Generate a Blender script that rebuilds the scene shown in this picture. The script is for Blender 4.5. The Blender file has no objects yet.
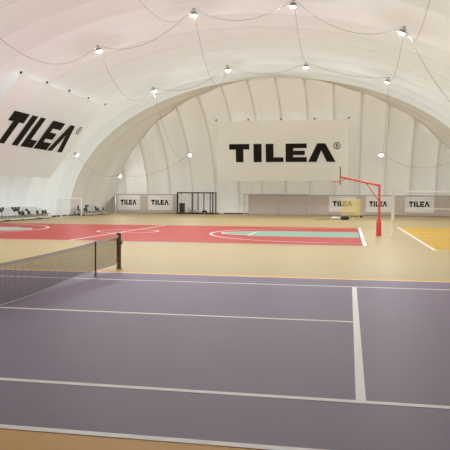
import bpy, math, random
from mathutils import Vector, Matrix
random.seed(7)
scene = bpy.context.scene
COL = scene.collection
PI = math.pi

# ------------------------------------------------------------------ helpers
class MB:
    """collects shapes, build() links them as ONE mesh object"""
    def __init__(self): self.v = []; self.f = []; self.m = []; self.s = []
    def add(self, vs, fs, mi=0, smooth=False):
        b = len(self.v); self.v += [tuple(p) for p in vs]
        for f in fs: self.f.append([b+i for i in f]); self.m.append(mi); self.s.append(smooth)
    def box(self, c, d, mi=0, bev=0.0, M=None):
        x, y, z = (k/2 for k in d)
        b = min(bev, x*.9, y*.9, z*.9)
        if b <= 0:
            vs = [Vector((sx*x, sy*y, sz*z)) for sz in (-1,1) for sx, sy in ((-1,-1),(1,-1),(1,1),(-1,1))]
            fs = [(3,2,1,0),(4,5,6,7),(0,1,5,4),(1,2,6,5),(2,3,7,6),(3,0,4,7)]
        else:
            vs = []
            for z_, i in ((-z, b), (-z+b, 0), (z-b, 0), (z, b)):
                X, Y = x-i, y-i
                vs += [Vector(p+(z_,)) for p in ((-X+b,-Y),(X-b,-Y),(X,-Y+b),(X,Y-b),(X-b,Y),(-X+b,Y),(-X,Y-b),(-X,-Y+b))]
            fs = [tuple(range(7,-1,-1)), tuple(range(24,32))]
            for r in range(3):
                for k in range(8):
                    a = r*8+k; c2 = r*8+(k+1)%8
                    fs.append((a, c2, c2+8, a+8))
        if M is not None: vs = [M @ p for p in vs]
        self.add([p+Vector(c) for p in vs], fs, mi)
    def tube(self, pts, r, n=8, mi=0, caps=True, r2=None):
        pts = [Vector(p) for p in pts]; N = len(pts); vs = []
        for i, p in enumerate(pts):
            t = (pts[min(i+1, N-1)]-pts[max(i-1, 0)]).normalized()
            up = Vector((0,0,1)) if abs(t.z) < .95 else Vector((1,0,0))
            a = t.cross(up).normalized(); b = a.cross(t)
            rr = r if r2 is None else r+(r2-r)*i/(N-1)
            for k in range(n):
                w = 2*PI*k/n; vs.append(p+a*(rr*math.cos(w))+b*(rr*math.sin(w)))
        fs = []
        for i in range(N-1):
            for k in range(n):
                fs.append((i*n+k, i*n+(k+1)%n, (i+1)*n+(k+1)%n, (i+1)*n+k))
        self.add(vs, fs, mi, n > 5)
        if caps: self.add(vs[:n], [tuple(range(n))], mi); self.add(vs[-n:], [tuple(range(n-1,-1,-1))], mi)
    def lathe(self, prof, c=(0,0,0), n=24, mi=0):
        vs = []; fs = []
        for r, z in prof:
            for k in range(n):
                w = 2*PI*k/n; vs.append((c[0]+r*math.cos(w), c[1]+r*math.sin(w), c[2]+z))
        for i in range(len(prof)-1):
            for k in range(n):
                fs.append((i*n+k, i*n+(k+1)%n, (i+1)*n+(k+1)%n, (i+1)*n+k))
        self.add(vs, fs, mi, True)
        self.add(vs[:n], [tuple(range(n-1,-1,-1))], mi); self.add(vs[-n:], [tuple(range(n))], mi)
    def ring(self, c, R, r, n=28, k=8, mi=0, M=None):
        vs = []; fs = []
        for i in range(n):
            a = 2*PI*i/n
            for j in range(k):
                b = 2*PI*j/k; p = Vector(((R+r*math.cos(b))*math.cos(a), (R+r*math.cos(b))*math.sin(a), r*math.sin(b)))
                vs.append((M @ p if M is not None else p)+Vector(c))
        for i in range(n):
            for j in range(k):
                fs.append((i*k+j, ((i+1)%n)*k+j, ((i+1)%n)*k+(j+1)%k, i*k+(j+1)%k))
        self.add(vs, fs, mi, True)
    def prism(self, poly, z0, z1, mi=0, fn=None):
        n = len(poly)
        vs = [Vector((x, y, z0)) for x, y in poly]+[Vector((x, y, z1)) for x, y in poly]
        if fn: vs = [fn(p) for p in vs]
        fs = [tuple(range(n-1,-1,-1)), tuple(range(n, 2*n))]+[(i, (i+1)%n, n+(i+1)%n, n+i) for i in range(n)]
        self.add(vs, fs, mi)
    def poly(self, pts, mi=0): self.add(pts, [tuple(range(len(pts)))], mi)
    def grid(self, rows, mi=0, smooth=True):
        n = len(rows[0]); vs = [p for r in rows for p in r]
        fs = [(i*n+j, i*n+j+1, (i+1)*n+j+1, (i+1)*n+j) for i in range(len(rows)-1) for j in range(n-1)]
        self.add(vs, fs, mi, smooth)
    def build(self, name, mats, parent=None):
        me = bpy.data.meshes.new(name); me.from_pydata(self.v, [], self.f)
        for m in (mats if isinstance(mats, (list, tuple)) else [mats]): me.materials.append(m)
        me.polygons.foreach_set('material_index', self.m); me.polygons.foreach_set('use_smooth', self.s)
        me.update()
        o = bpy.data.objects.new(name, me); COL.objects.link(o)
        if parent: o.parent = parent
        return o

def tag(o, label, cat, group=None, kind=None):
    if label: o['label'] = label
    if cat: o['category'] = cat
    if group: o['group'] = group
    if kind: o['kind'] = kind
    return o
def struct(o): o['kind'] = 'structure'; return o
def empty(name, loc, label, cat, group=None, rz=0):
    o = bpy.data.objects.new(name, None); COL.objects.link(o); o.empty_display_size = .2
    o.location = loc; o.rotation_euler = (0, 0, rz)
    return tag(o, label, cat, group)
def copy_tree(o, parent=None):
    c = o.copy(); COL.objects.link(c)
    if parent: c.parent = parent
    for ch in list(o.children): copy_tree(ch, c)
    return c
ORD = ['first','second','third','fourth','fifth','sixth','seventh','eighth','ninth','tenth','eleventh','twelfth','thirteenth',
       'fourteenth','fifteenth','sixteenth','seventeenth','eighteenth','nineteenth','twentieth','twenty-first','twenty-second','twenty-third','twenty-fourth','twenty-fifth','twenty-sixth']

# ------------------------------------------------------------------ materials
def mat(name, col, rough=.5, metal=0, noise=0.0, nscale=8, spec=.5, emit=None, estr=0, bump=0):
    m = bpy.data.materials.new(name); m.use_nodes = True
    nt = m.node_tree; b = nt.nodes['Principled BSDF']
    b.inputs['Base Color'].default_value = (*col, 1); b.inputs['Roughness'].default_value = rough
    b.inputs['Metallic'].default_value = metal; b.inputs['Specular IOR Level'].default_value = spec
    if emit: b.inputs['Emission Color'].default_value = (*emit, 1); b.inputs['Emission Strength'].default_value = estr
    if noise or bump:
        tc = nt.nodes.new('ShaderNodeTexCoord'); nz = nt.nodes.new('ShaderNodeTexNoise')
        nz.inputs['Scale'].default_value = nscale; nz.inputs['Detail'].default_value = 5
        nt.links.new(tc.outputs['Object'], nz.inputs['Vector'])
        if noise:
            mr = nt.nodes.new('ShaderNodeMapRange'); mr.inputs['From Min'].default_value = .3; mr.inputs['From Max'].default_value = .7
            mr.inputs['To Min'].default_value = 1-noise; mr.inputs['To Max'].default_value = 1+noise
            mx = nt.nodes.new('ShaderNodeVectorMath'); mx.operation = 'SCALE'; mx.inputs[0].default_value = col
            nt.links.new(nz.outputs['Fac'], mr.inputs['Value']); nt.links.new(mr.outputs['Result'], mx.inputs['Scale'])
            nt.links.new(mx.outputs['Vector'], b.inputs['Base Color'])
        if bump:
            bp = nt.nodes.new('ShaderNodeBump'); bp.inputs['Strength'].default_value = bump; bp.inputs['Distance'].default_value = .02
            nt.links.new(nz.outputs['Fac'], bp.inputs['Height']); nt.links.new(bp.outputs['Normal'], b.inputs['Normal'])
    return m

def membrane(name, col, trans, axis, period, offset, seam=.035):
    """white coated fabric: reflects, and lets daylight through; a welded seam every `period` metres"""
    m = bpy.data.materials.new(name); m.use_nodes = True; nt = m.node_tree; nt.nodes.clear(); N = nt.nodes.new; K = nt.links.new
    out = N('ShaderNodeOutputMaterial'); mix = N('ShaderNodeMixShader'); mix.inputs['Fac'].default_value = trans
    di = N('ShaderNodeBsdfDiffuse'); tr = N('ShaderNodeBsdfTranslucent')
    tc = N('ShaderNodeTexCoord'); sp = N('ShaderNodeSeparateXYZ'); K(tc.outputs['Object'], sp.inputs[0])
    a = N('ShaderNodeMath'); a.operation = 'SUBTRACT'; a.inputs[1].default_value = offset-period/2; K(sp.outputs[axis], a.inputs[0])
    w = N('ShaderNodeMath'); w.operation = 'FLOORED_MODULO'; w.inputs[1].default_value = period; K(a.outputs[0], w.inputs[0])
    s = N('ShaderNodeMath'); s.operation = 'SUBTRACT'; s.inputs[1].default_value = period/2; K(w.outputs[0], s.inputs[0])
    ab = N('ShaderNodeMath'); ab.operation = 'ABSOLUTE'; K(s.outputs[0], ab.inputs[0])
    lt = N('ShaderNodeMath'); lt.operation = 'LESS_THAN'; lt.inputs[1].default_value = seam; K(ab.outputs[0], lt.inputs[0])
    nz = N('ShaderNodeTexNoise'); nz.inputs['Scale'].default_value = .8; nz.inputs['Detail'].default_value = 4; K(tc.outputs['Object'], nz.inputs['Vector'])
    mr = N('ShaderNodeMapRange'); mr.inputs['To Min'].default_value = .96; mr.inputs['To Max'].default_value = 1.02; K(nz.outputs['Fac'], mr.inputs['Value'])
    sd = N('ShaderNodeMath'); sd.operation = 'MULTIPLY_ADD'; sd.inputs[1].default_value = -SEAM_DARK; K(lt.outputs[0], sd.inputs[0]); K(mr.outputs['Result'], sd.inputs[2])
    vm = N('ShaderNodeVectorMath'); vm.operation = 'SCALE'; vm.inputs[0].default_value = col; K(sd.outputs[0], vm.inputs['Scale'])
    K(vm.outputs['Vector'], di.inputs['Color']); K(vm.outputs['Vector'], tr.inputs['Color'])
    K(di.outputs[0], mix.inputs[1]); K(tr.outputs[0], mix.inputs[2]); K(mix.outputs[0], out.inputs['Surface'])
    return m
SEAM_DARK = .16
FLOOR_ROUGH = .44; FS = .18
M_ceil = membrane('ceiling_membrane', (.80,.82,.82), .165, 'Y', 3.0, 36.7, .03)
M_wall = membrane('end_wall_membrane', (.87,.835,.78), .10, 'X', 2.66, -.63, .04)
M_dim_bay = mat('added_dim_bay_fabric', (.5,.48,.46), .8, noise=.05)  # opaque dark fabric, added out of view to lower light on the near floor
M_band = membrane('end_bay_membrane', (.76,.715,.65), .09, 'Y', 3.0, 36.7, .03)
M_floor = mat('sand_sports_floor', (.46,.35,.17), FLOOR_ROUGH, noise=.03, nscale=.6, spec=.30)
M_apron = mat('ochre_runoff_paint', (.72,.365,.05), FLOOR_ROUGH, noise=.03, nscale=.7, spec=FS)
M_purple = mat('purple_acrylic', (.205,.145,.215), FLOOR_ROUGH+.02, noise=.03, nscale=.8, spec=FS)
M_line = mat('white_line_paint', (.88,.82,.78), .45, noise=.03)
M_red = mat('red_court_paint', (.46,.032,.027), FLOOR_ROUGH, noise=.03, nscale=.7, spec=FS)
M_green = mat('sage_court_paint', (.23,.40,.31), FLOOR_ROUGH, noise=.03, nscale=.7, spec=FS)
M_pale = mat('pale_left_key', (.44,.46,.42), FLOOR_ROUGH, noise=.03, nscale=.7, spec=FS)  # left key drawn paler than the right one
M_orange = mat('orange_court_paint', (.60,.36,.025), FLOOR_ROUGH, noise=.03, nscale=.7, spec=FS)
def cloth(name, col, trans):
    m = bpy.data.materials.new(name); m.use_nodes = True; nt = m.node_tree; nt.nodes.clear(); N = nt.nodes.new; K = nt.links.new
    out = N('ShaderNodeOutputMaterial'); mix = N('ShaderNodeMixShader'); mix.inputs['Fac'].default_value = trans
    di = N('ShaderNodeBsdfDiffuse'); tr = N('ShaderNodeBsdfTranslucent'); tc = N('ShaderNodeTexCoord')
    nz = N('ShaderNodeTexNoise'); nz.inputs['Scale'].default_value = .6; K(tc.outputs['Object'], nz.inputs['Vector'])
    mr = N('ShaderNodeMapRange'); mr.inputs['To Min'].default_value = .97; mr.inputs['To Max'].default_value = 1.03; K(nz.outputs['Fac'], mr.inputs['Value'])
    vm = N('ShaderNodeVectorMath'); vm.operation = 'SCALE'; vm.inputs[0].default_value = col; K(mr.outputs[0], vm.inputs['Scale'])
    for b in (di, tr): K(vm.outputs['Vector'], b.inputs['Color'])
    K(di.outputs[0], mix.inputs[1]); K(tr.outputs[0], mix.inputs[2]); K(mix.outputs[0], out.inputs['Surface'])
    return m
M_banner = cloth('banner_cloth', (.93,.90,.85), .55)
M_banner2 = cloth('side_banner_cloth', (.94,.935,.92), .62)
M_print = mat('dark_print', (.009,.006,.004), .75, noise=.1, spec=.2)
M_board = mat('white_board_cloth', (.94,.92,.90), .6, noise=.02)
M_screen = mat('grey_screen_cloth', (.66,.585,.545), .85, noise=.04, nscale=3)
M_rail = mat('screen_rail', (.45,.40,.37), .6, noise=.04)
M_white = mat('white_powder_coat', (.95,.94,.92), .4, noise=.03)
M_netw = mat('white_twine', (.70,.67,.64), .8, noise=.05)
M_netd = mat('dark_twine', (.075,.055,.03), .8, noise=.1)
M_tape = mat('net_tape', (.60,.53,.48), .7, noise=.05)
M_post = mat('olive_net_post', (.15,.125,.08), .45, noise=.1)
M_hoop = mat('red_powder_coat', (.78,.10,.075), .38, noise=.04)
M_glass = mat('backboard_sheet', (.55,.50,.48), .2, noise=.03)
M_black = mat('black_steel', (.022,.019,.017), .45, noise=.1)
M_bag = mat('black_nylon', (.02,.018,.017), .7, noise=.2, bump=.3)
M_wbag = mat('white_nylon', (.72,.70,.67), .7, noise=.05, bump=.3)
M_yellow = mat('yellow_powder_coat', (.95,.76,.24), .45, noise=.04)
M_rubber = mat('black_rubber', (.02,.02,.02), .7, noise=.1)
M_seatw = mat('white_seat_plastic', (.72,.71,.71), .4, noise=.02)
M_seatb = mat('black_seat_plastic', (.022,.02,.02), .4, noise=.05)
M_deck = mat('bleacher_deck', (.78,.73,.66), .6, noise=.06, nscale=4)
M_riser = mat('bleacher_riser', (.74,.68,.58), .6, noise=.06, nscale=4)
M_under = mat('bleacher_underframe', (.07,.06,.05), .6, noise=.1)
M_cable = mat('grey_cable', (.26,.24,.22), .6, noise=.05)
M_hous = mat('lamp_housing', (.30,.28,.26), .5, noise=.05)
M_lens = mat('lamp_lens', (1,1,1), .3, emit=(.95,.99,1), estr=1650)
M_lens_low = mat('wall_lamp_lens', (1,1,1), .3, emit=(.95,.99,1), estr=260)
M_base_shadow = mat('base_shadow_strip', (.10,.08,.06), .7, noise=.1)  # dark colour stands for the shadowed gap at the wall foot
M_kit = mat('tan_ball_skin', (.60,.42,.22), .5, noise=.05)
M_ball = mat('white_ball_skin', (.75,.73,.70), .5, noise=.04)
M_crate = mat('dark_brown_plastic', (.05,.035,.028), .5, noise=.1)
M_sheet = mat('pale_panel', (.88,.86,.83), .6, noise=.03)
M_grass = mat('grey_green_tube', (.28,.27,.18), .6, noise=.05)

# ------------------------------------------------------------------ setting: air dome
CX, A, H, PW, YE, AE, HE = -.8, 20., 12.9, 2.02, 67., 18., 13.6
YB, YS = -12.0, 3.0
def zb(x): return H*max(0, 1-abs((x-CX)/A)**PW)**(1/PW)
def yend(z): return YE-AE+AE*math.sqrt(max(0, 1-(min(z, H)/HE)**2))
def bulge(u, period, off, d):
    w = ((u-off)/period) % 1.0
    return d*(4*w*(1-w))**.62
def prof(th):
    s_, c_ = math.sin(th), max(0, math.cos(th))
    return CX+A*math.copysign(abs(s_)**(2/PW), s_), H*c_**(2/PW)
def barrel_point(th, y):
    x, z = prof(th)
    u, w = (x-CX)/A, z/H
    n = Vector((math.copysign(abs(u)**(PW-1), u)/A, 0, w**(PW-1)/H)).normalized()
    k = min(1, max(0, z/1.2))
    return Vector((x, y, z))+n*(bulge(y, 3.0, 36.7, .17)*k)
def barrel(name, t0, t1, n, mats, ya, yz):
    ths = [t0+(t1-t0)*i/n for i in range(n+1)]
    ys = [ya]+[y for y in [YB-1+.305*j for j in range(300)] if ya < y < yz]+[yz]
    mb = MB(); rows = []
    for th in ths:
        lim = yend(prof(th)[1])+.6
        rows.append([barrel_point(th, min(y, lim)) for y in ys])
    n2 = len(ys); vs = [p for r in rows for p in r]; fs = []
    for i in range(n):
        l = max(yend(prof(ths[i])[1]), yend(prof(ths[i+1])[1]))+.6
        for j in range(n2-1):
            if ys[j] < l: fs.append((i*n2+j, i*n2+j+1, (i+1)*n2+j+1, (i+1)*n2+j))
    mb.add(vs, fs, 0, True)
    return struct(mb.build(name, mats))
TS = math.radians(75)
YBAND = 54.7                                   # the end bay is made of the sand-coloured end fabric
for m_, ya, yz in ((M_ceil, YS, YBAND), (M_band, YBAND, YE+1.5), (M_dim_bay, YB-.5, YS)):      # lit hall, then an opaque unseen bay added to dim the near court
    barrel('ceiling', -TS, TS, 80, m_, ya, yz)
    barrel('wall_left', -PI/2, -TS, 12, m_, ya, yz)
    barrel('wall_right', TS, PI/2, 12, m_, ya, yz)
def end_wall(name, x0, x1, sign=1):
    step = 2.66/12; xs = []; x = x0
    while x < x1: xs.append(x); x += step
    xs.append(x1); NP = 48; rows = []
    for x in xs:
        zt = zb(x); pm = min(PI/2, math.asin(min(1, zt/HE))+.06)
        row = []
        for i in range(NP+1):
            ph = pm*i/NP
            y, z = YE-AE+AE*math.cos(ph), HE*math.sin(ph)
            n = Vector((0, math.cos(ph)/AE, math.sin(ph)/HE)).normalized()
            k = min(1, max(0, z/1.2))
            p = Vector((x, y, z))+n*(bulge(x, 2.66, -.63, .60)*k)
            if sign < 0: p.y = (YB+YE) - p.y - 0
            row.append(p)
        rows.append(row)
    mb = MB(); mb.grid(rows); return struct(mb.build(name, M_wall))
end_wall('wall_far', CX-A, CX+A)
# near end: plain flat unseen bulkhead, dark to cut light on the near court
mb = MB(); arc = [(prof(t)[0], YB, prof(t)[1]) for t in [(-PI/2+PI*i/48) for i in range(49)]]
mb.poly(arc); struct(mb.build('wall_near', M_dim_bay))
# floor slab
mb = MB(); mb.box((CX, (YB+YE)/2, -.15), (2*A+.6, YE-YB+.6, .3)); struct(mb.build('floor', M_floor))
# dark strips put in as the shadow gap under end and left walls
mb = MB(); mb.box((CX, 66.86, .07), (2*A-.6, .16, .14), 0, .02); struct(mb.build('shadow_strip_far', M_base_shadow))
mb = MB(); mb.box((CX-A+.16, 21.5, .07), (.10, 90, .14), 0, .02); struct(mb.build('shadow_strip_left', M_base_shadow))

# ------------------------------------------------------------------ courts (paint on the floor)
def rect(mb, x0, x1, y0, y1, z, mi): mb.poly([(x0,y0,z),(x1,y0,z),(x1,y1,z),(x0,y1,z)], mi)
def arcstrip(mb, c, R, w, a0, a1, z, mi, n=60):
    rows = [[(c[0]+r*math.cos(a0+(a1-a0)*i/n), c[1]+r*math.sin(a0+(a1-a0)*i/n), z) for r in (R+w/2, R-w/2)] for i in range(n+1)]
    rows = [r[::-1] for r in rows]
    mb.grid(rows, mi, False)
def disc(mb, c, R, a0, a1, z, mi, n=48):
    mb.poly([(c[0]+R*math.cos(a0+(a1-a0)*i/n), c[1]+R*math.sin(a0+(a1-a0)*i/n), z) for i in range(n+1)], mi)
Z1, Z2, Z3 = .003, .006, .009
# tennis: net along x = 0
W = .09
mb = MB(); rect(mb, -15, 15, -4.0, 11.3, .0015, 2); rect(mb, -11.9, 11.9, 0, 10.97, Z1, 0)
for y in (W/2, 10.97-W/2): rect(mb, -11.9, 11.9, y-W/2, y+W/2, Z2, 1)
for y in (1.37, 9.6): rect(mb, -11.9, 11.9, y-W/2, y+W/2, Z2, 1)
for x in (-11.85, 11.85): rect(mb, x-.05, x+.05, W, 10.97-W, Z2, 1)
for x in (-6.4, 6.4): rect(mb, x-.05, x+.05, 1.37+W/2, 9.6-W/2, Z2, 1)
rect(mb, -6.35, 6.35, 5.485-W/2, 5.485+W/2, Z2, 1)
struct(mb.build('tennis_court', [M_purple, M_line, M_apron]))
# basketball
bx0, bx1, by0, by1, bc = -19.6, 6.95, 22.0, 37.65, 29.8
hx = -6.0
mb = MB(); rect(mb, bx0, bx1, by0, by1, Z1, 0)
rect(mb, bx1-.10, bx1+.06, by0, by1, Z3, 2); rect(mb, bx0-.06, bx0+.10, by0, by1, Z3, 2)
for y in (by0+.03, by1-.03): rect(mb, bx0, bx1, y-.03, y+.03, Z3, 2)
rect(mb, hx-.07, hx+.07, by0, by1, Z3, 2)
arcstrip(mb, (hx, bc), 1.7, .13, 0, 2*PI, Z3, 2)
for s, e in ((1, bx1), (-1, bx0)):
    ft = e-s*5.8; X0, X1 = sorted((ft, e-s*.16)); a = PI/2 if s > 0 else -PI/2
    ki = 1 if s > 0 else 3; rect(mb, X0, X1, bc-2.45, bc+2.45, Z2, ki); disc(mb, (ft, bc), 1.7, a, a+PI, Z2, ki)
    arcstrip(mb, (ft, bc), 1.7, .10, a, a+PI, Z3, 2)
    rect(mb, ft-.05, ft+.05, bc-1.8, bc+1.8, Z3, 2)
    for y in (bc-2.45, bc+2.45): rect(mb, X0, X1, y-.02, y+.02, Z3, 2)
    hc = (e-s*1.575, bc); R = 6.45
    arcstrip(mb, hc, R, .14, a, a+PI, Z3, 2, 90)
    xa, xb = sorted((hc[0], e-s*.16))
    for y in (bc-R, bc+R): rect(mb, xa, xb, y-.04, y+.04, Z3, 2)
struct(mb.build('basketball_court', [M_red, M_green, M_line, M_pale]))
# volleyball
vx0, vx1, vy0, vy1 = 9.42, 18.45, 20.3, 39.6
mb = MB(); rect(mb, vx0, vx1, vy0, vy1, Z1, 0)
for x in (vx0+.06, vx1-.06): rect(mb, x-.07, x+.07, vy0, vy1, Z2, 1)
for y in (vy0+.05, vy1-.05): rect(mb, vx0, vx1, y-.05, y+.05, Z2, 1)
for y in (29.8, 26.7, 32.9): rect(mb, vx0, vx1, y-.035, y+.035, Z2, 1)
struct(mb.build('volleyball_court', [M_orange, M_line]))

# ------------------------------------------------------------------ tennis net
YP0, YP1 = -.85, 11.76
def ztop(y):
    return .772+.0043*(y-5.485)**2
def zbot(y):
    k = min(1, max(0, (abs(y-5.485)-.8)/3.2)); return .012+.135*k*k*(3-2*k)
net = empty('tennis_net', (.09, 5.485, 0), 'dark mesh tennis net with grey top tape stretched across the purple court', 'net')
O = 5.485
mb = MB(); t = .0056
y = YP0+.05
while y < YP1-.05:
    mb.box((0, y-O, (ztop(y)+zbot(y))/2), (t, t, ztop(y)-zbot(y))); y += .045
nh = 18
for j in range(nh+1):
    pts = []
    for i in range(29):
        yy = YP0+.05+(YP1-YP0-.1)*i/28; pts.append((0, yy-O, zbot(yy)+(ztop(yy)-zbot(yy))*j/nh))
    mb.tube(pts, t*.62, 4, caps=False)
mb.build('net_mesh', M_netd, net)
def band(name, f0, f1, th, m):
    mb = MB(); ys = [YP0+.05+(YP1-YP0-.1)*i/40 for i in range(41)]
    for s in (-1, 1): mb.grid([[(s*th, q-O, f0(q)) for q in ys], [(s*th, q-O, f1(q)) for q in ys]][::s], 0, False)
    mb.grid([[(-th, q-O, f1(q)) for q in ys], [(th, q-O, f1(q)) for q in ys]], 0, False)
    mb.grid([[(th, q-O, f0(q)) for q in ys], [(-th, q-O, f0(q)) for q in ys]], 0, False)
    return mb.build(name, m, net)
band('top_tape', lambda q: ztop(q)-.06, ztop, .008, M_tape)
band('bottom_cord', zbot, lambda q: zbot(q)+.02, .004, M_tape)
for yp in (YP0, YP1):
    mb = MB(); mb.lathe([(.06,0),(.06,.94),(.066,.945),(.066,.985),(.04,1.0)], (0, yp-O, 0), 20)
    p = mb.build('post', M_post, net)
    mb = MB(); mb.lathe([(.10,.0035),(.10,.018),(.06,.026)], (0, yp-O, 0), 20); mb.build('base_plate', M_post, p)
mb = MB(); mb.box((.06, YP1-O, .72), (.05,.05,.10), 0, .01); mb.tube([(.085, YP1-O, .72), (.11, YP1-O, .72), (.11, YP1-O, .80)], .008); mb.build('winch', M_post, net)
st = empty('singles_stick', (.115, 10.04, 0), 'thin brown stick propping up the tennis net beside the far post', 'net stick')
mb = MB(); mb.tube([(0,0,.004), (0,0,.86)], .02, 12); mb.build('stick', M_post, st)
mb = MB(); mb.lathe([(.035,.006),(.035,.02),(.022,.028)], (0,0,0), 16); mb.build('foot', M_post, st)
mb = MB(); mb.box((0,0,.865), (.045,.03,.03), 0, .006); mb.build('clip', M_post, st)

# ------------------------------------------------------------------ lettering
def letters(h, w):
    """TILEA polygons, height h, total width w, origin bottom-left"""
    P = [[(0,.70),(0,1),(1.14,1),(1.14,.70),(.80,.70),(.80,0),(.37,0),(.37,.70)],
         [(1.37,0),(1.37,1),(1.82,1),(1.82,0)],
         [(2.05,0),(2.05,1),(2.48,1),(2.48,.26),(3.03,.26),(3.03,0)],
         [(3.15,0),(3.15,1),(4.30,1),(4.30,.75),(3.57,.75),(3.57,.61),(4.20,.61),(4.20,.38),(3.57,.38),(3.57,.26),(4.31,.26),(4.31,0)],
         [(4.38,0),(4.87,1),(5.30,1),(5.86,0),(5.40,0),(5.085,.62),(4.83,0)]]
    return [[(x/5.86*w, y*h) for x, y in p] for p in P]
def put_letters(mb, x0, y0, h, w, z, th=.01):
    for p in letters(h, w):
        if len(p) == 7:                                   # the chevron: two legs and a cap
            a, b, c, d, e, f, g = p
            for q in ([a, g, f, b], [b, f, c], [f, e, d, c]): mb.prism([(x0+u, y0+v) for u, v in q], z, z+th)
        else: mb.prism([(x0+u, y0+v) for u, v in p][::-1] if area(p) < 0 else [(x0+u, y0+v) for u, v in p], z, z+th)
def area(p): return sum(p[i-1][0]*p[i][1]-p[i][0]*p[i-1][1] for i in range(len(p)))/2
def put_reg(mb, cx, cy, r, z, th=.01):
    n = 28
    for i in range(n):
        a, b = 2*PI*i/n, 2*PI*(i+1)/n
        mb.prism([(cx+r*math.cos(a), cy+r*math.sin(a)), (cx+r*math.cos(b), cy+r*math.sin(b)), (cx+.80*r*math.cos(b), cy+.80*r*math.sin(b)), (cx+.80*r*math.cos(a), cy+.80*r*math.sin(a))][::-1], z, z+th)
    k = r*.52
    R = [[(-.6,-1),(-.6,1),(-.25,1),(-.25,-1)], [(-.25,1),(.45,1),(.65,.75),(-.25,.72)], [(-.25,.15),(-.25,-.12),(.45,-.12),(.65,.15)],
         [(.35,.72),(.65,.75),(.65,.15),(.35,.15)], [(-.05,-.12),(.25,-.12),(.75,-1),(.4,-1)]]
    for p in R:
        q = [(cx+u*k, cy+v*k) for u, v in p]
        mb.prism(q if area(q) > 0 else q[::-1], z, z+th)

def frame_matrix(o, x, y, z):
    return Matrix(((x[0],y[0],z[0],o[0]),(x[1],y[1],z[1],o[1]),(x[2],y[2],z[2],o[2]),(0,0,0,1)))
def big_banner(org, xd, yd, w, h, tx, ty, th, tw, label, rx, ry, cloth_m):
    xd = Vector(xd).normalized(); yd = Vector(yd).normalized(); zd = xd.cross(yd)
    t = empty('hanging_banner', (0,0,0), label, 'banner', None)
    t.matrix_world = frame_matrix(org, xd, yd, zd)
    nx, ny = 56, 20
    def P(i, j, off):
        s, q = i/nx, j/ny
        x = -w/2+w*s; y = -h+h*q
        sc = abs(math.sin(s*4*PI))                      # sags between the eyelets
        y -= .14*sc*q**3
        z = .03*math.sin(s*9*PI)*(1-q)**2+.02*math.sin(s*4*PI+1)*q+.05*math.sin(q*3+s*4)
        edge = min(1, min(s, 1-s)*12); x *= 1-.006*math.sin(q*PI*3)*(1-edge)
        return (x, y, z+off)
    mb = MB()
    mb.grid([[P(i, j, .006) for i in range(nx+1)] for j in range(ny+1)])
    mb.build('cloth', cloth_m, t)
    mb = MB(); put_letters(mb, tx, ty, th, tw, .085); put_reg(mb, tx+tw+rx, ty+ry, .36, .085)
    mb.build('lettering', M_print, t)
    for i in range(5):
        mb = MB(); mb.ring((-w/2+w*i/4, .05, .02), .07, .035, 16, 6)
        mb.build('eyelet', M_black, t)
    return t
big_banner((-.62, 60.95, 9.82), (1,0,0), (0,-.15,1), 13.5, 6.25, -5.43, -4.30, 1.88, 10.92,
           'big white cloth banner with dark TILEA lettering hung on the ribbed far end wall', .13, 1.62, M_banner)
big_banner((-13.84, 39.28, 9.57), (0,1,0), (.8,0,1), 14.07, 7.81, -5.01, -5.11, 2.587, 10.48,
           'big white cloth banner with dark TILEA lettering hung on the sloping left side wall', .18, 2.3, M_banner2)

# ------------------------------------------------------------------ screens along the far wall with small boards
def screen(x0, x1, y, label, n):
    t = empty('screen_fence', ((x0+x1)/2, y, 0), label, 'screen')
    w = x1-x0; mb = MB(); k = int(w*6)
    def P(i, z, s): return (-w/2+w*i/k, s*.008+.012*math.sin(i*1.05), z)
    mb.grid([[P(i, .04, -1) for i in range(k+1)], [P(i, 2.14, -1) for i in range(k+1)]])
    mb.grid([[P(i, .04, 1) for i in range(k, -1, -1)], [P(i, 2.14, 1) for i in range(k, -1, -1)]])
    mb.build('cloth_panel', M_screen, t)
    mb = MB(); mb.tube([(-w/2,0,2.16),(w/2,0,2.16)], .035, 10); mb.build('top_rail', M_rail, t)
    for i in range(n+1):
        mb = MB(); mb.tube([(-w/2+w*i/n, .06, 0), (-w/2+w*i/n, .06, 2.16)], .03, 10); mb.build('post', M_rail, t)
    return t
screen(-20.3, -13.0, 66.45, 'grey screen fence along the far wall left of the black cage', 4)
screen(-4.75, 18.3, 66.45, 'long grey screen fence along the far wall behind the goal and the hoop', 9)
t = empty('screen_fence', (-20.2, 64.3, 0), 'grey screen flap coloured as if in shade in the far left corner beside the bleacher', 'screen')
mb = MB(); rows = [[(.02*math.sin(i*1.3), -1.4+2.6*i/30, z) for i in range(31)] for z in (.04, 1.2, 2.0)]
rows[2] = [(x*1.0, yy, 1.1+.95*(i/30)) for i, (x, yy, z) in enumerate(rows[2])]; rows[1] = [(x, yy, .6+.5*(i/30)) for i, (x, yy, z) in enumerate(rows[1])]
mb.grid(rows); mb.grid([[(x+.016, yy, z) for x, yy, z in r] for r in rows][::-1]); mb.build('cloth_panel', mat('shaded_screen_cloth', (.42,.37,.33), .9, noise=.05), t)  # same screen carried on, its grazing-light shade put into the cloth colour
mb = MB(); mb.tube([(.06,1.2,0),(.06,1.2,2.06)], .03); mb.build('post', M_screen, t)
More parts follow.
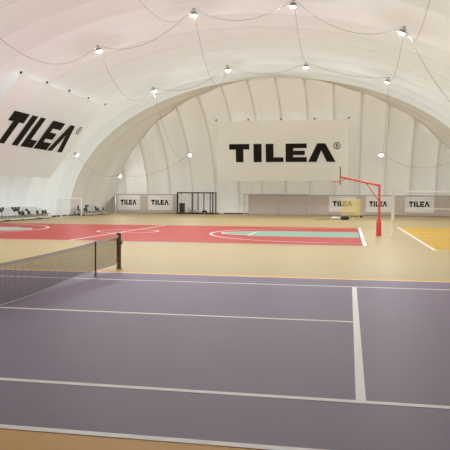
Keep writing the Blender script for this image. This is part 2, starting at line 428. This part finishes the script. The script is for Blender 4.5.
def board(x0, x1, label, z0=.36, z1=2.08):
    t = empty('advertising_board', ((x0+x1)/2, 66.40, z0), label, 'board', None)
    w, h = x1-x0, z1-z0
    mb = MB(); mb.box((0,0,h/2), (w,.024,h), 0, .008); mb.build('board_panel', M_board, t)
    mb = MB(); M = Matrix(((1,0,0),(0,0,-1),(0,1,0)))
    q = MB(); put_letters(q, -w*.36, h*.36, h*.335, w*.70, .014, .006); put_reg(q, w*.375, h*.66, .05, .014, .006)
    q.v = [(p[0], -p[2], p[1]) for p in q.v]
    q.build('lettering', M_print, t)
    for sx in (-1, 1):
        for zz in (.05, h-.05):
            e = MB(); e.box((sx*(w/2-.05), -.016, zz), (.04,.008,.04), 0, .003); e.build('clip', M_rail, t)
board(-20.15, -17.42, 'white TILEA board on the left grey screen, nearest the corner')
board(-16.48, -13.52, 'white TILEA board on the left grey screen, next to the black cage')
board(4.12, 7.08, 'white TILEA board on the right screen behind the yellow barred rack')
board(8.06, 10.72, 'white TILEA board on the right screen behind the red hoop pole')
board(12.14, 15.16, 'white TILEA board on the right screen behind the volleyball net')

# ------------------------------------------------------------------ lamps and cables
LAMPS = {
 'A1':([-9.51, 34.31, 11.21],[0.312, -0.0, -0.95],'bright ceiling lamp at the upper left above the side banner'),

 'A2':([-2.65, 31.66, 12.43],[0.068, -0.0, -0.998],'bright ceiling lamp at the top, left of the dome ridge'),

 'A3':([3.16, 30.19, 12.23],[-0.121, -0.0, -0.993],'bright ceiling lamp at the very top, right of the dome ridge'),

 'A4':([8.94, 31.41, 10.86],[-0.339, -0.0, -0.941],'bright ceiling lamp at the upper right over the hoop side'),

 'B1':([-10.24, 48.52, 10.97],[0.342, -0.0, -0.94],'bright ceiling lamp where the left vault meets the end wall'),

 'B2':([-3.63, 47.55, 12.36],[0.1, -0.0, -0.995],'bright ceiling lamp above the left end of the far banner'),

 'B3':([2.77, 46.96, 12.28],[-0.107, -0.0, -0.994],'bright ceiling lamp above the right end of the far banner'),

 'B4':([9.0, 46.44, 10.84],[-0.341, -0.0, -0.94],'bright ceiling lamp right of the far banner near the seam'),

 'C1':([-18.26, 50.74, 5.71],[0.795, -0.0, -0.607],'bright wall lamp low on the left wall right of the side banner'),

 'C2':([-19.25, 64.8, 4.2],[.85, -0.3, -0.43],'small bright wall lamp in the far left corner above the screen'),

 'C3':([-10.98, 64.28, 6.52],[-0.0, -0.809, -0.588],'bright wall lamp on the end wall above the black cage'),

 'C4':([9.47, 64.37, 6.39],[-0.0, -0.816, -0.578],'bright wall lamp on the end wall above the red hoop'),


 'D1':([-9.7,17.5,11.0],[0.277, 0, -0.961],'ceiling lamp outside the picture nearest the camera, left side'),
 'D2':([-3,16.5,12.4],[0.04, 0, -0.999],'ceiling lamp outside the picture nearest the camera, left of the ridge'),
 'D3':([3,16,12.25],[-0.095, 0, -0.995],'ceiling lamp outside the picture nearest the camera, right of the ridge'),
 'D4':([9,16,10.75],[-0.31, 0, -0.951],'ceiling lamp outside the picture nearest the camera, right side'),
 'E1':([16.3,33,5.9],[-0.828, 0, -0.56],'wall lamp on the right wall outside the picture'),
 'E2':([16.3,50.5,5.9],[-0.828, 0, -0.56],'wall lamp far along the right wall outside the picture'),
}
def lamp_proto(lens):
    t = empty('dome_lamp', (0,0,0), '', 'lamp', 'lamps hung under the dome')
    mb = MB(); mb.lathe([(.10,.20),(.16,.17),(.20,.05),(.20,-.035)][::-1], n=20); h = mb.build('housing', M_hous, t)
    mb = MB(); mb.lathe([(.03,-.10),(.10,-.078),(.15,-.035),(.168,.0)], n=20); mb.build('lens', lens, t)
    mb = MB(); mb.tube([(0,0,.19),(0,0,.34)], .02, 8); mb.box((0,0,.35), (.16,.16,.02), 0, .004); mb.build('bracket', M_hous, t)
    return t
lps = {}
for k, (p, nv, lab) in LAMPS.items():
    kind = 'ceiling' if k[0] in 'ABD' else 'wall'
    if kind in lps: o = copy_tree(lps[kind])
    else: o = lps[kind] = lamp_proto(M_lens if kind == 'ceiling' else M_lens_low)
    o.location = p; o['label'] = lab
    o.rotation_euler = (-Vector(nv)).to_track_quat('Z', 'Y').to_euler()
def cable(a, b, sag, lab):
    pa, pb = (Vector(LAMPS[k][0])-.37*Vector(LAMPS[k][1]) for k in (a, b))
    mb = MB(); pts = []
    for i in range(33):
        s = i/32; pts.append(pa+(pb-pa)*s-Vector((0,0,4*sag*s*(1-s)))-pa)
    mb.tube(pts, .011, 6)
    o = mb.build('power_cable', M_cable); o.location = pa
    tag(o, lab, 'cable', 'sagging cables between the lamps')
for a, b, s, lab in [
 ('A1','A2',1.0,'thin cable sagging between the two upper left ceiling lamps'),
 ('A2','A3',.9,'thin cable sagging between the two topmost ceiling lamps'),
 ('A3','A4',1.0,'thin cable sagging between the two upper right ceiling lamps'),
 ('A1','B1',2.2,'thin cable from the upper left lamp down to the vault seam lamp'),
 ('A2','B2',2.8,'thin cable from the top left lamp down to the lamp over the banner'),
 ('A3','B3',.9,'thin cable running down from the topmost lamp to the lamp over the far banner'),
 ('A4','B4',1.2,'thin cable from the upper right lamp to the lamp beside the far banner'),
 ('B1','B2',1.0,'thin cable sagging above the left ribs of the end wall'),
 ('B2','B3',.8,'thin cable sagging above the top of the far banner'),
 ('B3','B4',.4,'nearly straight thin cable along the top right of the end wall'),
 ('B1','C3',2.6,'thin cable drooping down the end wall left of the far banner'),
 ('B4','C4',2.2,'thin cable drooping down the end wall right of the far banner'),
 ('C1','C2',.9,'thin cable drooping along the left wall towards the far corner'),
 ('C2','C3',1.0,'thin cable drooping across the end wall above the left screen'),
 ('D1','A1',2.5,'thin cable drooping in from the picture top left corner'),
 ('D2','A2',2.3,'thin cable drooping in from the top edge, left of the ridge'),
 ('D4','A4',2.2,'thin cable dropping from the top edge to the upper right lamp'),
 ('A4','E1',2.6,'thin cable leaving the upper right lamp towards the right picture edge'),
 ('C4','E2',1.6,'thin cable drooping across the end wall above the right screen')]:
    cable(a, b, s, lab)

# ------------------------------------------------------------------ basketball stand
t = empty('basketball_hoop', (7.79, 29.2, 0), 'red basketball stand with padded foot and long sloping arm', 'basketball hoop')
mb = MB(); mb.lathe([(.055,.5),(.055,2.60),(.06,2.66),(.03,2.68)], n=16); mb.build('pole', M_hoop, t)
mb = MB(); mb.lathe([(.125,.005),(.135,.02),(.135,.68),(.12,.76),(.07,.98),(.06,1.0)], n=20); mb.build('pole_padding', M_hoop, t)
mb = MB(); mb.tube([(.03,0,2.60),(-1.96,0,3.04)], .055, 10); mb.build('arm', M_hoop, t)
mb = MB(); mb.tube([(-.03,0,1.84),(-.68,0,2.74)], .025, 10); mb.build('strut', M_hoop, t)
mb = MB(); mb.box((-1.99,0,3.10), (.03,1.25,.86), 0, .008)
bb = mb.build('backboard', M_glass, t)
mb = MB()
for yy in (-.62,.62): mb.box((-1.99,yy,3.10), (.045,.04,.90), 0, .006)
for zz in (2.67,3.53): mb.box((-1.99,0,zz), (.045,1.28,.04), 0, .006)
mb.build('board_frame', mat('board_edge', (.17,.12,.10), .5, noise=.05), bb)
mb = MB()
for yy in (-.3,.3): mb.box((-2.009,yy,3.12), (.006,.04,.45))
for zz in (2.90,3.34): mb.box((-2.009,0,zz), (.006,.64,.04))
mb.build('target_square', M_hoop, bb)
mb = MB(); mb.ring((-2.30,0,2.80), .225, .012); mb.box((-2.045,0,2.80), (.08,.12,.08), 0, .01); rm = mb.build('rim', M_hoop, t)
mb = MB(); n = 12
for i in range(n):
    for d in (-1, 1):
        mb.tube([(-2.30+(.225-.03*k)*math.cos(2*PI*(i+d*k*.5)/n), (.225-.03*k)*math.sin(2*PI*(i+d*k*.5)/n), 2.79-.11*k) for k in range(4)], .004, 4, caps=False)
mb.build('hoop_net', M_netw, rm)
mb = MB()
for yy in (-.25,.25): mb.tube([(-1.97,yy,2.86),(-1.60,0,2.96)], .018, 8)
mb.build('board_brace', M_hoop, t)

# ------------------------------------------------------------------ volleyball net
t = empty('volleyball_net', (13.9, 29.75, 0), 'white volleyball net on white posts across the orange court', 'net')
for x in (8.52, 19.0-.2):
    mb = MB(); mb.lathe([(.08,0),(.08,2.36),(.09,2.37),(.09,2.42)], (x-13.9,0,0), 16); p = mb.build('post', M_white, t)
    mb = MB(); mb.lathe([(.14,.0035),(.14,.02),(.075,.035)], (x-13.9,0,0), 20); mb.build('base_plate', M_white, p)
xa, xb = 9.15-13.9, 18.5-13.9
mb = MB(); q = .004; x = xa
while x <= xb+.001: mb.box((x,0,1.86), (q,q,.90)); x += .10
for j in range(10): mb.box(((xa+xb)/2,0,1.41+.1*j), (xb-xa,q,q))
mb.build('net_mesh', mat('brown_twine', (.20,.17,.15), .8, noise=.05), t)
mb = MB(); mb.box(((xa+xb)/2,0,2.31), (xb-xa,.012,.07), 0, .004); mb.build('top_tape', M_white, t)
mb = MB(); mb.box(((xa+xb)/2,0,1.41), (xb-xa,.012,.05), 0, .004); mb.build('bottom_tape', M_white, t)
for z in (1.41, 2.33):
    for p, q_ in (((8.56-13.9,0,z),(xa,0,z)), ((xb,0,z),(18.76-13.9,0,z))):
        mb = MB(); mb.tube([p, q_], .008, 6); mb.build('cord', M_netw, t)

# ------------------------------------------------------------------ goals
def goal(loc, rz, w, h, d, label, frame_m, r):
    """mouth along local x, opening towards local -y"""
    t = empty('football_goal', loc, label, 'goal', None, rz)
    for s in (-1, 1):
        mb = MB(); mb.tube([(s*w/2,0,0),(s*w/2,0,h)], r, 12); mb.build('post', frame_m, t)
    mb = MB(); mb.tube([(-w/2-r,0,h),(w/2+r,0,h)], r, 12); mb.build('crossbar', frame_m, t)
    for s in (-1, 1):
        mb = MB(); mb.tube([(s*w/2,0,h),(s*w/2,d*.55,h-.05),(s*w/2,d,h*.55),(s*w/2,d,.03),(s*w/2,0,.03)], .016, 8); mb.build('side_frame', frame_m, t)
    mb = MB(); mb.tube([(0,d,.03),(.05,d*.9,h*.66)], r*.6, 8); mb.build('back_stay', frame_m, t)
    mb = MB(); mb.tube([(-w/2,d,.03),(w/2,d,.03)], .016, 8); mb.build('ground_bar', frame_m, t)
    mb = MB(); g = .14; q = .0035; n = int(w/g)
    prof = [(0,h),(d*.55,h-.05),(d,h*.55),(d,.05)]
    for i in range(n+1):
        x = -w/2+w*i/n; mb.tube([(x,a,b) for a, b in prof], q, 4, caps=False)
    for (a, b), (c, e) in zip(prof[:-1], prof[1:]):
        m = max(1, int(math.hypot(c-a, e-b)/g))
        for j in range(m): mb.tube([(-w/2, a+(c-a)*j/m, b+(e-b)*j/m), (w/2, a+(c-a)*j/m, b+(e-b)*j/m)], q, 4, caps=False)
    for s in (-1, 1):
        for j in range(1, int(h*.55/g)): mb.tube([(s*w/2,0,j*g),(s*w/2,d,j*g)], q, 4, caps=False)
        for j in range(1, int(d/g)): mb.tube([(s*w/2,j*g,.05),(s*w/2,j*g,h*.55)], q, 4, caps=False)
    mb.build('goal_net', M_netw, t)
    return t
goal((-19.12, 51.45, 0), PI/2, 4.45, 1.70, .45, 'small white goal between the two bleachers along the left wall', M_white, .06)
goal((-1.55, 65.55, 0), 0, 7.15, 2.25, .75, 'wide white goal in front of the grey screen on the far wall', mat('goal_paint', (.66,.61,.57), .5, noise=.03), .055)

# ------------------------------------------------------------------ storage cage by the far wall
cx0, cx1, cy0, cy1, ch = -12.45, -8.45, 64.55, 66.2, 2.38
t = empty('storage_cage', ((cx0+cx1)/2, (cy0+cy1)/2, 0), 'black steel storage cage standing against the far wall', 'cage')
ox, oy = (cx0+cx1)/2, (cy0+cy1)/2
for x, y, r in [(cx0,cy0,.075),(-10.78,cy0,.055),(-9.45,cy0,.045),(cx1,cy0,.06),(cx0,cy1,.06),(-10.5,cy1,.045),(-9.1,cy1,.045),(cx1,cy1,.06)]:
    mb = MB(); mb.box((x-ox, y-oy, ch/2), (2*r,2*r,ch), 0, .008); mb.build('post', M_black, t)
for a, b in [((cx0,cy0),(cx1,cy0)),((cx1,cy0),(cx1,cy1)),((cx1,cy1),(cx0,cy1)),((cx0,cy1),(cx0,cy0))]:
    mb = MB()
    mb.box(((a[0]+b[0])/2-ox, (a[1]+b[1])/2-oy, ch), (abs(a[0]-b[0])+.12, abs(a[1]-b[1])+.12, .12), 0, .01); mb.build('top_rail', M_black, t)
    mb = MB(); mb.box(((a[0]+b[0])/2-ox, (a[1]+b[1])/2-oy, .06), (abs(a[0]-b[0])+.1, abs(a[1]-b[1])+.1, .08), 0, .01); mb.build('bottom_rail', M_black, t)
mb = MB()
for i in range(1, 17): mb.tube([(cx0+(cx1-cx0)*i/17-ox, cy1-oy, .1), (cx0+(cx1-cx0)*i/17-ox, cy1-oy, ch)], .0035, 4)
for j in range(1, 10): mb.tube([(cx0-ox, cy1-oy, ch*j/10), (cx1-ox, cy1-oy, ch*j/10)], .0035, 4)
mb.build('wire_panel', M_black, t)
# what stands inside
c = empty('equipment_cabinet', (-12.06, 65.05, .0), 'dark cabinet with a pale upper panel inside the black cage, left end', 'cabinet')
mb = MB(); mb.box((0,0,.66), (.52,.55,1.12), 0, .02); mb.build('body', M_crate, c)
mb = MB(); mb.box((0,-.285,.80), (.44,.02,.70), 0, .008); d = mb.build('door', M_crate, c)
mb = MB(); mb.box((.17,-.305,.85), (.02,.02,.16), 0, .004); mb.build('handle', M_rail, d)
mb = MB(); mb.box((0,0,1.72), (.48,.10,1.0), 0, .02); mb.build('upper_panel', M_sheet, c)
mb = MB()
for sx in (-1,1):
    for sy in (-1,1): mb.box((sx*.2, sy*.2, .05), (.06,.06,.10))
mb.build('feet', M_black, c)
def ball(x, y, r, m, lab, z=.0):
    mb = MB(); prof = [(max(.002, r*math.sin(PI*i/14)), r-r*math.cos(PI*i/14)) for i in range(15)]
    mb.lathe(prof, n=20); o = mb.build('ball', m); o.location = (x, y, z); return tag(o, lab, 'ball', 'balls in the black cage')
c = empty('ball_trolley', (-10.9, 65.4, 0), 'low wire trolley full of balls inside the black cage', 'trolley')
mb = MB()
for z in (.22,.55):
    mb.tube([(-.75,-.3,z),(.75,-.3,z),(.75,.3,z),(-.75,.3,z),(-.75,-.3,z)], .014, 6)
for sx in (-.75,0,.75):
    for sy in (-.3,.3): mb.tube([(sx,sy,.10),(sx,sy,.55)], .012, 6)
for i in range(1,10): mb.tube([(-.75+.15*i,-.3,.22),(-.75+.15*i,.3,.22)], .008, 5)
mb.build('basket', M_rail, c)
for sx in (-.7,.7):
    for sy in (-.28,.28):
        mb = MB(); mb.ring((sx,sy,.05), .034, .016, 16, 6, 0, Matrix.Rotation(PI/2,3,'X')); mb.build('wheel', M_rubber, c)
for i, (dx, dy, m, z, lab) in enumerate([(-.55,-.12,M_ball,.23,'white ball at the left end of the ball trolley'),(-.28,-.14,M_kit,.23,'tan ball second from the left in the ball trolley'),(0,-.13,M_ball,.23,'white ball in the middle of the ball trolley'),
    (.27,-.14,M_kit,.23,'tan ball second from the right in the ball trolley'),(.55,-.13,M_ball,.23,'white ball at the right end of the ball trolley'),(-.4,-.10,M_ball,.44,'white ball topmost of the heap in the ball trolley')]):
    ball(-10.9+dx, 65.4+dy, .12, m, lab, z)
ball(-9.55, 65.1, .12, M_ball, 'white ball on the floor at the right end of the cage', 0)
c = empty('sports_bag', (-9.65, 65.7, 0), 'black sports bag on the floor inside the cage, right end', 'bag')
mb = MB(); mb.box((0,0,.2), (.6,.36,.38), 0, .12); mb.build('body', M_bag, c)
mb = MB(); mb.tube([(-.15,-.1,.38),(-.1,-.12,.5),(.1,-.12,.5),(.15,-.1,.38)], .014, 6); mb.build('handle', M_bag, c)
c = empty('folded_towel', (-7.75, 66.0, 0), 'small white folded towel on the floor right of the black cage', 'towel')
for k in range(3):
    mb = MB(); mb.box((.01*k,0,.045+.05*k), (.56-.05*k,.34,.045), 0, .02); mb.build('fold', M_wbag, c)

# ------------------------------------------------------------------ yellow rack, bags and pole near the right screen
c = empty('barred_rack', (6.45, 58.9, 0), 'yellow rack of thin upright bars standing on a black wheeled bar', 'rack')
w = 1.78
mb = MB(); mb.tube([(-w/2,0,1.74),(w/2,0,1.74)], .024, 8); mb.build('top_rail', M_yellow, c)
mb = MB(); mb.tube([(-w/2,0,.22),(w/2,0,.22)], .024, 8); mb.build('bottom_rail', M_yellow, c)
xs = [-w/2+w*i/13 for i in range(14)]+[w/2-.04, w/2-.10, w/2-.18, w/2-.23, w/2-.30]
for x in xs:
    mb = MB(); mb.tube([(x,0,.22),(x,0,1.74)], .016, 6); mb.build('bar', M_yellow, c)
mb = MB()
for j in range(1, 24): mb.tube([(-w/2,.02,.22+1.52*j/24),(w/2,.02,.22+1.52*j/24)], .008, 4)
for i in range(1, 28): mb.tube([(-w/2+w*i/28,.02,.22),(-w/2+w*i/28,.02,1.74)], .008, 4)
mb.build('netting', M_yellow, c)
mb = MB(); mb.box((.25,-.06,.16), (1.6,.06,.06), 0, .01); mb.build('base_bar', M_black, c)
for x in (-.5, 1.0):
    mb = MB(); M = Matrix.Rotation(PI/2,3,'X'); mb.ring((x,-.06,.095), .055, .04, 20, 8, 0, M); mb.box((x,-.06,.095), (.07,.05,.07)); mb.build('wheel', M_rubber, c)
for x in (-.45, .45):
    mb = MB(); mb.tube([(x,0,.22),(x,-.06,.14)], .02, 6); mb.tube([(x,-.3,.03),(x,-.06,.14),(x,.3,.03)], .02, 6); mb.build('foot', M_black, c)
def duffel(loc, rz, L, R, m, lab, cat='bag'):
    c = empty('sports_bag', loc, lab, cat, None, rz)
    mb = MB(); n = 20; rows = []
    for i in range(13):
        s = -1+2*i/12; k = (1-abs(s)**5)**.5 if abs(s) < 1 else .0
        k = max(.55, k) if abs(s) < 1 else .5
        rows.append([(s*L/2, R*k*1.15*math.cos(2*PI*j/n), max(.004, R*.9+R*.9*k*math.sin(2*PI*j/n)+.02*math.sin(i*1.7+j))) for j in range(n+1)])
    mb.grid(rows); mb.poly(rows[0][:n]); mb.poly(rows[-1][:n][::-1]); b = mb.build('body', m, c)
    for s in (-1, 1):
        mb = MB(); mb.tube([(-L*.2,s*R*.7,R*1.5),(-L*.14,s*R*.5,R*2.2),(L*.14,s*R*.5,R*2.2),(L*.2,s*R*.7,R*1.5)], .014, 6); mb.build('handle', m, c)
    mb = MB(); mb.box((0,0,R*1.80), (L*.75,.03,.015), 0, .004); mb.build('zip', M_rail, c)
duffel((5.92, 52.3, 0), .1, .72, .17, M_bag, 'black sports bag on the floor in front of the yellow rack')
duffel((5.12, 53.0, 0), -.15, .80, .13, M_wbag, 'white sports bag on the floor left of the black bag')
mb = MB(); mb.tube([(-.62,0,.03),(0,.05,.03),(.55,-.02,.03)], .03, 8); o = mb.build('foam_tube', M_grass); o.location = (4.05, 52.7, 0)
tag(o, 'thin grey-green tube lying on the floor left of the white bag', 'tube')
mb = MB(); mb.lathe([(.09,0),(.12,.02),(.12,.05),(.05,.07),(.03,.16)], n=16); o = mb.build('floor_marker', M_wbag); o.location = (6.65, 53.5, 0)
tag(o, 'small white marker on the floor right of the black bag', 'marker')

# ------------------------------------------------------------------ bleachers with their seats
def seat_proto(m, name_label):
    t = empty('stadium_seat', (0,0,0), name_label, 'seat')
    mb = MB(); rows = []
    for i in range(9):                                           # shallow shell, faces +x
        s = i/8; x = .19-.36*s; z = .23+.015*math.cos(s*PI)-.03*math.sin(s*PI)
        rows.append([(x, -.2+.4*j/8, z+.02*((j-4)/4)**2) for j in range(9)])
    mb.grid(rows); mb.grid([[(x, y, z-.025) for x, y, z in r] for r in rows][::-1])
    for r in (rows[0], rows[-1]): mb.grid([r, [(x,y,z-.025) for x,y,z in r]], 0, False)
    for k in (0,8): mb.grid([[r[k] for r in rows], [(r[k][0],r[k][1],r[k][2]-.025) for r in rows]], 0, False)
    mb.build('seat_pan', m, t)
    mb = MB(); rows = [[(-.17-.045*s, (-.2+.4*j/8)*(1-.1*s*s), .23+.30*s-.03*((j-4)/4)**4*s) for j in range(9)] for s in [i/6 for i in range(7)]]
    mb.grid(rows[::-1]); mb.grid([[(x-.025,y,z) for x,y,z in r] for r in rows])
    for r in (rows[0], rows[-1]): mb.grid([r, [(x-.025,y,z) for x,y,z in r]], 0, False)
    for k in (0,8): mb.grid([[r[k] for r in rows], [(r[k][0]-.025,r[k][1],r[k][2]) for r in rows]], 0, False)
    mb.build('backrest', m, t)
    mb = MB(); mb.box((-.02,0,.012), (.20,.12,.02), 0, .004); mb.tube([(-.02,0,.02),(-.02,0,.215)], .03, 8); mb.build('pedestal', M_rail, t)
    return t
PROT = {}
def seat(m, key, x, y, z, lab, group):
    if key not in PROT: PROT[key] = o = seat_proto(m, lab)
    else: o = copy_tree(PROT[key])
    o.location = (x, y, z); o['label'] = lab; o['group'] = group
TX = [-19.30, -19.76, -20.20]; TZ = [.20, .36, .52]; TD = .46
ROWN = ['front', 'middle', 'top']
def bleacher(y0, y1, label, spots):
    L = y1-y0
    t = empty('bleacher', (TX[0], (y0+y1)/2, 0), label, 'bleacher')
    for r in range(3):
        mb = MB(); x = TX[r]-TX[0]
        mb.box((x-TD/2, 0, TZ[r]-.03), (TD+.02, L, .06), 0, .012); dk = mb.build('deck', M_deck, t)
        zb_ = .07 if r == 0 else TZ[r-1]
        mb = MB(); mb.box((x-.02, 0, (zb_+TZ[r]-.06)/2), (.03, L-.02, TZ[r]-.06-zb_), 0, .004); mb.build('riser', M_riser, t)
    n = max(2, int(L/2.0))
    for i in range(n+1):
        yy = -L/2+.08+(L-.16)*i/n; mb = MB()
        for r in range(3): mb.box((TX[r]-TX[0]-.22, yy, (TZ[r]-.06)/2), (.06,.06,TZ[r]-.06), 0, .006)
        mb.box((-.65, yy, .04), (1.25,.06,.05), 0, .006); mb.build('support_frame', M_under, t)
    for yy in spots:
        mb = MB(); mb.box((.0, yy-(y0+y1)/2, .075), (.05,.85,.09), 0, .01); mb.build('step_box', M_under, t)
    return t
bleacher(38.0, 47.7, 'long low bleacher of three tiers along the left wall before the goal', [40.2, 45.4])
bleacher(54.9, 61.4, 'short low bleacher of three tiers along the left wall past the goal', [59.3])
def seats(ya, n, dk, place, grp):
    for r in range(3):
        kb = kw = 0
        for i in range(n):
            y = ya+.5*i; b = i in dk[r]
            lab = f"{'black' if b else 'white'} plastic seat in the {ROWN[r]} row of the {place} bleacher, {ORD[i]} from its near end"
            seat(M_seatb if b else M_seatw, 'b' if b else 'w', TX[r]-.21, y, TZ[r]+.001, lab, f"{grp}, {ROWN[r]} row")
seats(38.35, 19, {2: [1,3,4,6,7,10,11,12], 1: [2,4,5,9,10,13], 0: [2,9,10,12,15,17,18]}, 'long', 'seats on the long bleacher')
seats(55.3, 12, {2: [2,6,7], 1: [0,4,9], 0: [1,2,7,8,11]}, 'short', 'seats on the short bleacher')

# ------------------------------------------------------------------ daylight outside the membrane
wd = bpy.data.worlds.new('daylight'); scene.world = wd; wd.use_nodes = True
bg = wd.node_tree.nodes['Background']; bg.inputs['Color'].default_value = (.93,.985,1.0,1); bg.inputs['Strength'].default_value = 2.15

# ------------------------------------------------------------------ camera
f = 645.75; yaw, pit, roll = -.1893, -.0445, .0054
def ray(x, y):
    a, b = x-225, y-225; c, s = math.cos(roll), math.sin(roll); a, b = a*c+b*s, -a*s+b*c
    r, u, d = a/f, -b/f, 1.; c, s = math.cos(pit), math.sin(pit); d, u = d*c-u*s, d*s+u*c
    c, s = math.cos(yaw), math.sin(yaw); return Vector((r*c+d*s, -r*s+d*c, u))
fw = ray(225,225).normalized(); rt = (ray(226,225)-ray(224,225)).normalized(); up = rt.cross(fw)
cam = bpy.data.cameras.new('camera'); co = bpy.data.objects.new('camera', cam); COL.objects.link(co)
cam.sensor_width = 36; cam.sensor_fit = 'HORIZONTAL'; cam.lens = f/450*36; cam.clip_start = .05; cam.clip_end = 500
co.matrix_world = Matrix(((rt.x,up.x,-fw.x,6.257),(rt.y,up.y,-fw.y,-5.0116),(rt.z,up.z,-fw.z,2.0096),(0,0,0,1)))
scene.camera = co
vs = scene.view_settings
vs.view_transform = 'Standard'; vs.look = 'None'; vs.gamma = 1; vs.use_curve_mapping = False; vs.exposure = 0.03
